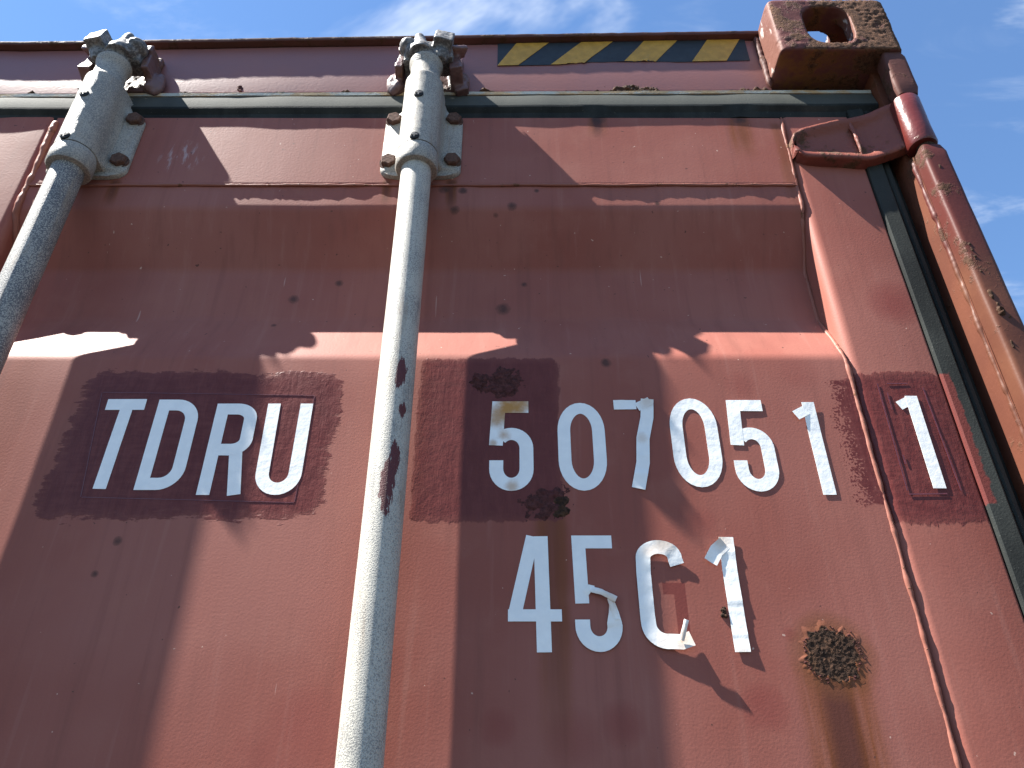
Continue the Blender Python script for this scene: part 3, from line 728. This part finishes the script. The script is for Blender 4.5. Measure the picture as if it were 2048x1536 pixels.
    mb.box((q(.018), -.024, 2.787), (.034, .030, .024)); mb.box((q(-.016), -.022, 2.786), (.030, .026, .022))
    cm_ = mb.build('cam', 'cam', B); realize(cm_, 0.0013, 3)
    roughen(cm_, lambda p: .0007 * fn(p.x * 90, p.y * 90, p.z * 90))
    # keeper welded to the header
    mb = MB()
    mb.box((q(.003), .000, 2.788), (.086, .008, .072))
    mb.box((q(.037), -.013, 2.778), (.017, .034, .046), E3(-14, -8, 0)); mb.box((q(.043), -.004, 2.760), (.018, .014, .030), E3(0, -18, 0))
    mb.box((q(-.0355), -.013, 2.790), (.010, .030, .052), E3(-8, 6, 0)); mb.ball((q(-.0395), -.006, 2.757), (.008, .009, .011))
    mb.box((q(.040), -.030, 2.800), (.026, .018, .007), E3(0, -28, 20)); mb.box((q(.034), -.014, 2.800), (.014, .03, .014))
    mb.box((q(-.034), -.020, 2.807), (.012, .022, .012))
    mb.ball((q(-.046), -.004, 2.765), (.011, .008, .022)); mb.ball((q(.047), -.004, 2.768), (.010, .008, .020))
    kp = mb.build('cam_keeper', 'keeper', BOX); realize(kp, 0.0015, 4)
    roughen(kp, lambda p: .0009 * fn(p.x * 80, p.y * 80, p.z * 80))
    return B
b2 = locking_bar(-0.1140, 1, 'zinc', 1.0); b2['label'] = 'pale galvanised locking bar with flecks of maroon paint'
b1 = locking_bar(-0.5290, -1, 'zinc_dark', 4.0); b1['label'] = 'mottled grey galvanised locking bar near the door centre'
locking_bar(mir(-0.1140), -1, 'zinc', 7.0); locking_bar(mir(-0.5290), 1, 'zinc_dark', 9.0)

# ================================================================ lettering (vinyl characters stuck to the door)
def ribbon(path, w, closed=False, lift=None, y0=-0.0009, mb=None, r=0.0, step=0.002, wf=None, follow=True):
    mb = mb or MB()
    pts = [Vector((p[0], p[1])) for p in path]
    if r: pts = [Vector((p[0], p[1])) for p in fillet([(p.x, p.y) for p in pts], r, 8, closed)]
    if closed: pts.append(pts[0].copy())
    q = [pts[0]]
    for p in pts[1:]:
        if (p - q[-1]).length > 2e-4: q.append(p)
    pts = q; M0 = len(pts) - (1 if closed else 0)
    def turn(i):
        if closed: a, p, b = pts[(i - 1) % M0], pts[i % M0], pts[(i + 1) % M0]
        else:
            if i in (0, len(pts) - 1): return 0.0
            a, p, b = pts[i - 1], pts[i], pts[i + 1]
        return (p - a).angle(b - p, 0.0)
    out = []
    for i in range(len(pts) - 1):          # points between, but none inside the mitre of a sharp corner
        a, b = pts[i], pts[i + 1]; L = (b - a).length; k = max(1, int(L / step))
        ta, tb = turn(i), turn(i + 1); out.append(a)
        for j in range(1, k):
            s_ = L * j / k
            if s_ > w * 0.55 * math.tan(min(ta, 2.2) / 2) * 1.1 and L - s_ > w * 0.55 * math.tan(min(tb, 2.2) / 2) * 1.1: out.append(a.lerp(b, j / k))
    if not closed: out.append(pts[-1])
    pts = out
    N = len(pts); rings = []
    for i, p in enumerate(pts):
        a = pts[i - 1] if (closed or i > 0) else None; b = pts[(i + 1) % N] if (closed or i < N - 1) else None
        d1 = (p - a).normalized() if a is not None else None; d2 = (b - p).normalized() if b is not None else None
        d1 = d1 or d2; d2 = d2 or d1
        n1 = Vector((-d1.y, d1.x)); n2 = Vector((-d2.y, d2.x)); m = (n1 + n2).normalized(); k = 1 / max(0.45, m.dot(n1))
        ww = w * (wf(i / (N - 1)) if wf else 1); row = []
        for u in (-1, -.5, 0, .5, 1):
            q = p + m * (u * ww / 2 * k)
            dy = lift(q.x, q.y, u, i / (N - 1)) if lift else 0.0
            yb = y0 * 0.55 + dent(q.x, q.y) if follow else y0
            row.append((q.x, yb - dy, q.y))
        rings.append(row + [(v[0], v[1] + .00028, v[2]) for v in reversed(row)])
    mb.loft(rings, closed=closed); return mb
def arcpts(cx, cz, rx, rz, a0, a1, n=10):
    return [(cx + rx * math.cos(R(a0 + (a1 - a0) * k / n)), cz + rz * math.sin(R(a0 + (a1 - a0) * k / n))) for k in range(n + 1)]
def ch(name, mb, mat='vinyl', label=None): return mb.build(name, mat, DOOR, 30, label)
wr = lambda a: (lambda x, z, u, t: a * (0.6 + fn(x * 60, z * 60)))
SW = 0.0126
# T
m = ribbon([(-.4107, 2.2604), (-.3712, 2.2604)], SW); ribbon([(-.3893, 2.2541), (-.3918, 2.1674)], SW, mb=m); ch('letter', m, label='white letter T')
# D
m = ribbon([(-.3526, 2.1725), (-.3521, 2.2598)] + arcpts(-.3385, 2.2418, .0175, .0180, 90, 0) + arcpts(-.3385, 2.1905, .0175, .0180, 0, -90), SW, True); ch('letter', m, label='white letter D')
# R
m = ribbon([(-.2924, 2.1612), (-.2920, 2.2551)] + arcpts(-.2765, 2.2435, .0145, .0116, 90, 0) + arcpts(-.2765, 2.2210, .0145, .0118, 0, -90) + [(-.2860, 2.2092)], SW)
ribbon([(-.2700, 2.2085), (-.2630, 2.1612)], SW, y0=-.00080, mb=m); ch('letter', m, label='white letter R')
# U
m = ribbon([(-.2407, 2.2614), (-.2398, 2.1840)] + arcpts(-.2240, 2.1840, .0158, .0165, 180, 360, 16) + [(-.2078, 2.2614)], SW); ch('letter', m, label='white letter U over an older painted letter')
def five(x, z, w, h, sw=.0135, lift=None, y0=-.0009):
    m = ribbon([(x + w * .90, z + h - sw / 2), (x + .0085, z + h - sw / 2), (x + .0062, z + h * .49)], sw, y0=y0, lift=lift)
    xr_ = x + w - sw / 2; xl_ = x + sw / 2
    cxx = (xr_ + xl_) / 2; rx = (xr_ - xl_) / 2
    ribbon(arcpts(cxx, z + h * .46, rx, h * .160, 138, 0, 14) + arcpts(cxx, z + h * .235, rx, h * .235 - sw / 2, 0, -180, 16) + [(xl_, z + h * .325)], sw, y0=y0 + .00012, mb=m, lift=lift)
    return m
def zero(x, z, w, h, sw=.0125, sh=0.0, lift=None):
    xl_, xr_ = x + sw / 2, x + w - sw / 2; cxx = (xl_ + xr_) / 2; rx = (xr_ - xl_) / 2; rz = h * .27
    pts = arcpts(cxx, z + h - sw / 2 - rz, rx, rz, 180, 0, 16) + arcpts(cxx, z + sw / 2 + rz, rx, rz, 0, -180, 16)
    return ribbon([(p[0] + sh * (p[1] - z - h / 2), p[1]) for p in pts], sw, True, lift=lift)
ch('digit', five(-.0220, 2.1653, .0428, .0990), 'vinyl_stained', 'rust-stained white digit 5 between two rust scabs')
ch('digit', zero(.0452, 2.1655, .0468, .0968), label='white digit 0 beside the rust-stained 5')
# 7, wrinkled with a torn crossbar
m = ribbon([(.1028, 2.2598), (.1255, 2.2600)], .0108, lift=wr(.0006))
l7 = lambda x, z, u, t: .0006 + .0016 * max(0, fn(z * 70, 3)) + .0012 * (u * .5 + .5) * max(0, fn(z * 50 + 4, 7)) + .0012 * max(0, 1 - t * 4)
ribbon([(.1262, 2.2568), (.1398, 2.2635)], .0095, lift=lambda x, z, u, t: .0010 + .0012 * t, mb=m)
ribbon([(.1370, 2.2655), (.1352, 2.2450), (.1290, 2.2210), (.1268, 2.1950), (.1200, 2.1674)], .0128, lift=l7, mb=m, y0=-.0010); ch('digit', m, 'vinyl_old', 'wrinkled white digit 7 with a torn crossbar')
ch('digit', zero(.1572, 2.1690, .0470, .0985, lift=wr(.0002)), label='white digit 0 after the wrinkled 7')
ch('digit', five(.2150, 2.1645, .0418, .1010, .0130, lift=lambda x, z, u, t: .0003 + .0004 * max(0, fn(x * 30, z * 30))), label='white digit 5 lifting slightly off the door')
m = ribbon([(.2995, 2.2625), (.3004, 2.1612)], .0124, lift=lambda x, z, u, t: .0003 + .0009 * max(0, 1 - t * 3))
ribbon([(.2842, 2.2466), (.2965, 2.2536)], .0108, lift=lambda x, z, u, t: .0012 * (1 - t) + .0009, mb=m); ch('digit', m, label='white digit 1 beside the stile weld')
m = ribbon([(.4062, 2.2700), (.4056, 2.1674)], .0122, y0=-.0017, follow=False); ribbon([(.3914, 2.2585), (.4022, 2.2640)], .0100, mb=m, y0=-.0015, follow=False); ch('digit', m, label='white check digit 1 in a maroon patch on the stile')
# second row
m = ribbon([(.0262, 2.1200), (.0274, 2.0170)], .0127, y0=-.0010)
ribbon([(.0188, 2.1200), (.0022, 2.0480)], .0118, mb=m); ribbon([(-.0035, 2.0480), (.0432, 2.0480)], .0104, mb=m, y0=-.00115); ch('digit', m, label='white digit 4')
# 5, torn with a curled strip
m = ribbon([(.0908, 2.1146), (.0604, 2.1146), (.0614, 2.0584)], .0122)
l5 = lambda x, z, u, t: .0008 + .0022 * max(0, 1 - t * 2.2) + .0006 * max(0, fn(x * 50, z * 50))
ribbon([(.0868, 2.0595), (.0880, 2.0500), (.0882, 2.0390)] + arcpts(.0746, 2.0385, .0138, .0150, 0, -180, 16) + [(.0608, 2.0442)], .0128, lift=l5, mb=m, wf=lambda t: .35 + .65 * min(1, t * 3.5))
mb2 = m
def curl(path, r, mb, turns=1.0):
    rings = []; pts = densify([Vector(p) for p in path], .0015)
    for i, p in enumerate(pts):
        a = pts[max(0, i - 1)]; b = pts[min(len(pts) - 1, i + 1)]; d = (b - a).normalized(); u = d.cross(Vector((0, 1, 0))).normalized(); w = u.cross(d)
        rr = r * (1 + .25 * fn(i * .2, 3))
        rings.append([p + (u * math.cos(2 * math.pi * j / 10) * (1 + .3 * (j % 3 == 0)) + w * math.sin(2 * math.pi * j / 10) * .7) * rr for j in range(10)])
    mb.loft(rings)
curl([(.0690, -.0012, 2.0705), (.0780, -.0040, 2.0672), (.0905, -.0046, 2.0605)], .0024, mb2)
curl([(.0850, -.0035, 2.0620), (.0872, -.0030, 2.0545), (.0905, -.0016, 2.0440)], .0022, mb2)
ribbon([(.0640, 2.0665), (.0685, 2.0715), (.0720, 2.0705)], .0060, lift=lambda x, z, u, t: .0018 * t, mb=m)
ch('digit', m, 'vinyl_old', 'torn white digit 5 with a curled strip')
# C: the remains of a G, lifting off at both ends
def lC(x, z, u, t):
    top = max(0, (z - 2.085) / .03); bot = max(0, (2.045 - z) / .03); rgt = max(0, (x - .115) / .04)
    return .0010 + .0020 * top * (0.3 + rgt) + .0026 * bot * (.25 + rgt) + .0005 * fn(x * 60, z * 60) + .0010 * top * max(0, u)
m = ribbon([(.1478, 2.0925), (.1464, 2.0975)] + arcpts(.1320, 2.0990, .0142, .0100, 10, 180, 14) + [(.1172, 2.0850), (.1172, 2.0480)] + arcpts(.1330, 2.0410, .0155, .0155, 180, 275, 12) + [(.1440, 2.0250), (.1530, 2.0280)], .0128, lift=lC)
curl([(.1438, -.0050, 2.0255), (.1462, -.0068, 2.0335), (.1490, -.0085, 2.0420)], .0018, m)
ch('letter', m, 'vinyl_old', 'white letter C peeling off at both ends and casting a jagged shadow')
m = ribbon([(.1955, 2.1190), (.1945, 2.0900), (.1948, 2.0170)], .0130, lift=lambda x, z, u, t: .0004 + .0009 * (u * .5 + .5) * (.7 + .5 * fn(z * 35, 2)) + .0008 * max(0, fn(z * 90, 5)))
ribbon([(.1780, 2.0950), (.1850, 2.1060), (.1935, 2.1130)], .0125, lift=lambda x, z, u, t: .0016 - .0006 * t + .0012 * max(0, u), mb=m, y0=-.0012); ch('digit', m, 'vinyl_old', 'white digit 1 buckled away from the door after the letter C')
# embossed outlines left under the touch-up paint
def outline(pts, w, parent=DOOR, y0=-.0006):
    for a, b in pts: ribbon([a, b], w, y0=y0, mb=OL, follow=y0 > -.001)
OL = MB(); outline([((-.4190, 2.2750), (-.2020, 2.2712)), ((-.2015, 2.2708), (-.2045, 2.1540)), ((-.4060, 2.1590), (-.2050, 2.1535)), ((-.4195, 2.2745), (-.4070, 2.1595))], .0007); OL.build('painted_outline', 'maroon', DOOR)
OL = MB(); outline([((.3760, 2.2850), (.3742, 2.1650)), ((.4215, 2.2800), (.4250, 2.1650)), ((.3745, 2.1615), (.4110, 2.1620)), ((.3860, 2.2850), (.4070, 2.2852)), ((.3835, 2.2740), (.3830, 2.2540)), ((.3800, 2.2030), (.3802, 2.1930))], .0014, y0=-.0014); OL.build('painted_outline', 'maroon', DOOR)

# ================================================================ rust scabs on the panel
def scab(cx, cz, rx, rz, seed, h, rim, mat, name='rust_patch', label=None, lump=90.0, y0=0.0, parent=None, fade=0.10, irr=1.0, solid=False):
    nr, na = 46, 150; rings = []
    for i in range(nr + 1):
        s = i / nr; row = []
        for j in range(na):
            a = 2 * math.pi * j / na
            k = 1 + irr * 0.22 * fn(math.cos(a) * 1.4 + seed, math.sin(a) * 1.4, seed) + irr * 0.16 * fn(math.cos(a) * 4, math.sin(a) * 4, seed + 3) + .05 * fn(math.cos(a) * 16, math.sin(a) * 16, seed + 5)
            x = cx + rx * s * k * math.cos(a); z = cz + rz * s * k * math.sin(a)
            l1 = fn(x * lump, z * lump, seed, 5); l2 = fn(x * lump * .45 + 5, z * lump * .45, seed + 2, 3)
            bias = 0.55 - 1.55 * max(0.0, (s - (1 - fade)) / fade) ** 1.3            # sinks under the paint towards the border
            y = h * (bias + 0.75 * l1 + 0.75 * l2) + rim * math.exp(-((s - (1 - fade * .75)) / .07) ** 2) * max(0, l2 + .25)
            if solid: y = max(.0001, h * (.45 + 1.1 * l1 + .5 * l2)) * min(1, (1 - s) / fade + .1) + .00025
            row.append((x, y0 - max(-.0012, y) if s < 1 else y0 + .0012, z))
        rings.append(row)
    mb = MB(); mb.loft(rings, caps=False)
    return mb.build(name, mat, parent or DOOR, 180, label)
scab(-0.0100, 2.2860, .0330, .0215, 3.0, .0014, .0012, 'crust', fade=.62, lump=120., label='painted-over rust scab above the first digit 5')
scab(-0.0345, 2.2880, .0110, .0165, 5.5, .0016, .0010, 'crust', fade=.6, lump=160.)
scab(0.0345, 2.1525, .0300, .0250, 9.0, .0014, .0010, 'crust', fade=.62, lump=120., label='painted-over rust scab below the first digit 0')
scab(0.0460, 2.1490, .0130, .0190, 19.0, .0013, .0008, 'rust', fade=.7, lump=170.)
scab(0.2705, 2.0150, .0240, .0218, 13.0, .00050, .0, 'rust', fade=.07, lump=330., solid=True, label='round dark rust scab with brown streaks running down')
def blister_rim(cx, cz, rx, rz, seed, h):
    """lip of lifted paint round a scab"""
    rings = []; na = 150
    for sv, hv in ((0.90, -.3), (0.93, .55), (0.96, 1.0), (1.0, .9), (1.05, .45), (1.11, .12), (1.16, -.3)):
        row = []
        for j in range(na):
            a = 2 * math.pi * j / na; c, d = math.cos(a), math.sin(a)
            k = 1 + 0.22 * fn(c * 1.4 + seed, d * 1.4, seed) + 0.16 * fn(c * 4, d * 4, seed + 3) + .05 * fn(c * 16, d * 16, seed + 5)
            w = 0.35 + max(-.3, .9 * fn(c * 3, d * 3, seed + 11)) + .30 * fn(c * 14, d * 14, seed + 17)
            sv2 = sv + .015 * fn(c * 11, d * 11, seed + 23)
            row.append((cx + rx * sv2 * k * c, -.0001 - h * hv * max(-.2, w), cz + rz * sv2 * k * d))
        rings.append(row)
    return MB().loft(rings, caps=False).build('lifted_paint', 'door', DOOR, 180)
blister_rim(0.2705, 2.0150, .0246, .0224, 13.0, .0007)
mbp = MB()
for k in range(70):
    a = random.random() * 6.283; rr = 1 + abs(random.gauss(0, .10)) - .03
    x, z = .2705 + .0232 * rr * math.cos(a), 2.015 + .0212 * rr * math.sin(a); r_ = random.uniform(.0003, .0010)
    mbp.ball((x, -.0003, z), (r_ * random.uniform(.7, 1.6), r_ * .7, r_ * random.uniform(.7, 1.3)), 6, 4)
mbp.build('paint_flakes', 'crust', DOOR)['kind'] = 'stuff'
mbp = MB()
for k in range(16):
    a = random.random() * 6.283; q = abs(random.gauss(0, .0035)); r_ = random.uniform(.0006, .0022)
    mbp.ball((.1835 + q * math.cos(a), -.0004, 2.0515 + q * 1.2 * math.sin(a)), (r_, r_ * .8, r_), 8, 6)
mbp.build('rust_blister', 'rust', DOOR)['kind'] = 'stuff'
scab(0.158, 2.7640, .036, .0170, 31.0, .0022, .0008, 'rust', lump=170., y0=.0040, parent=BOX, fade=.6)
scab(0.188, 2.7630, .024, .0110, 33.0, .0020, .0004, 'rust', lump=170., y0=.0040, parent=BOX, fade=.6)
scab(-0.372, 2.768, .007, .010, 37.0, .0014, .0004, 'crust', lump=190., y0=.0040, parent=BOX, fade=.7)
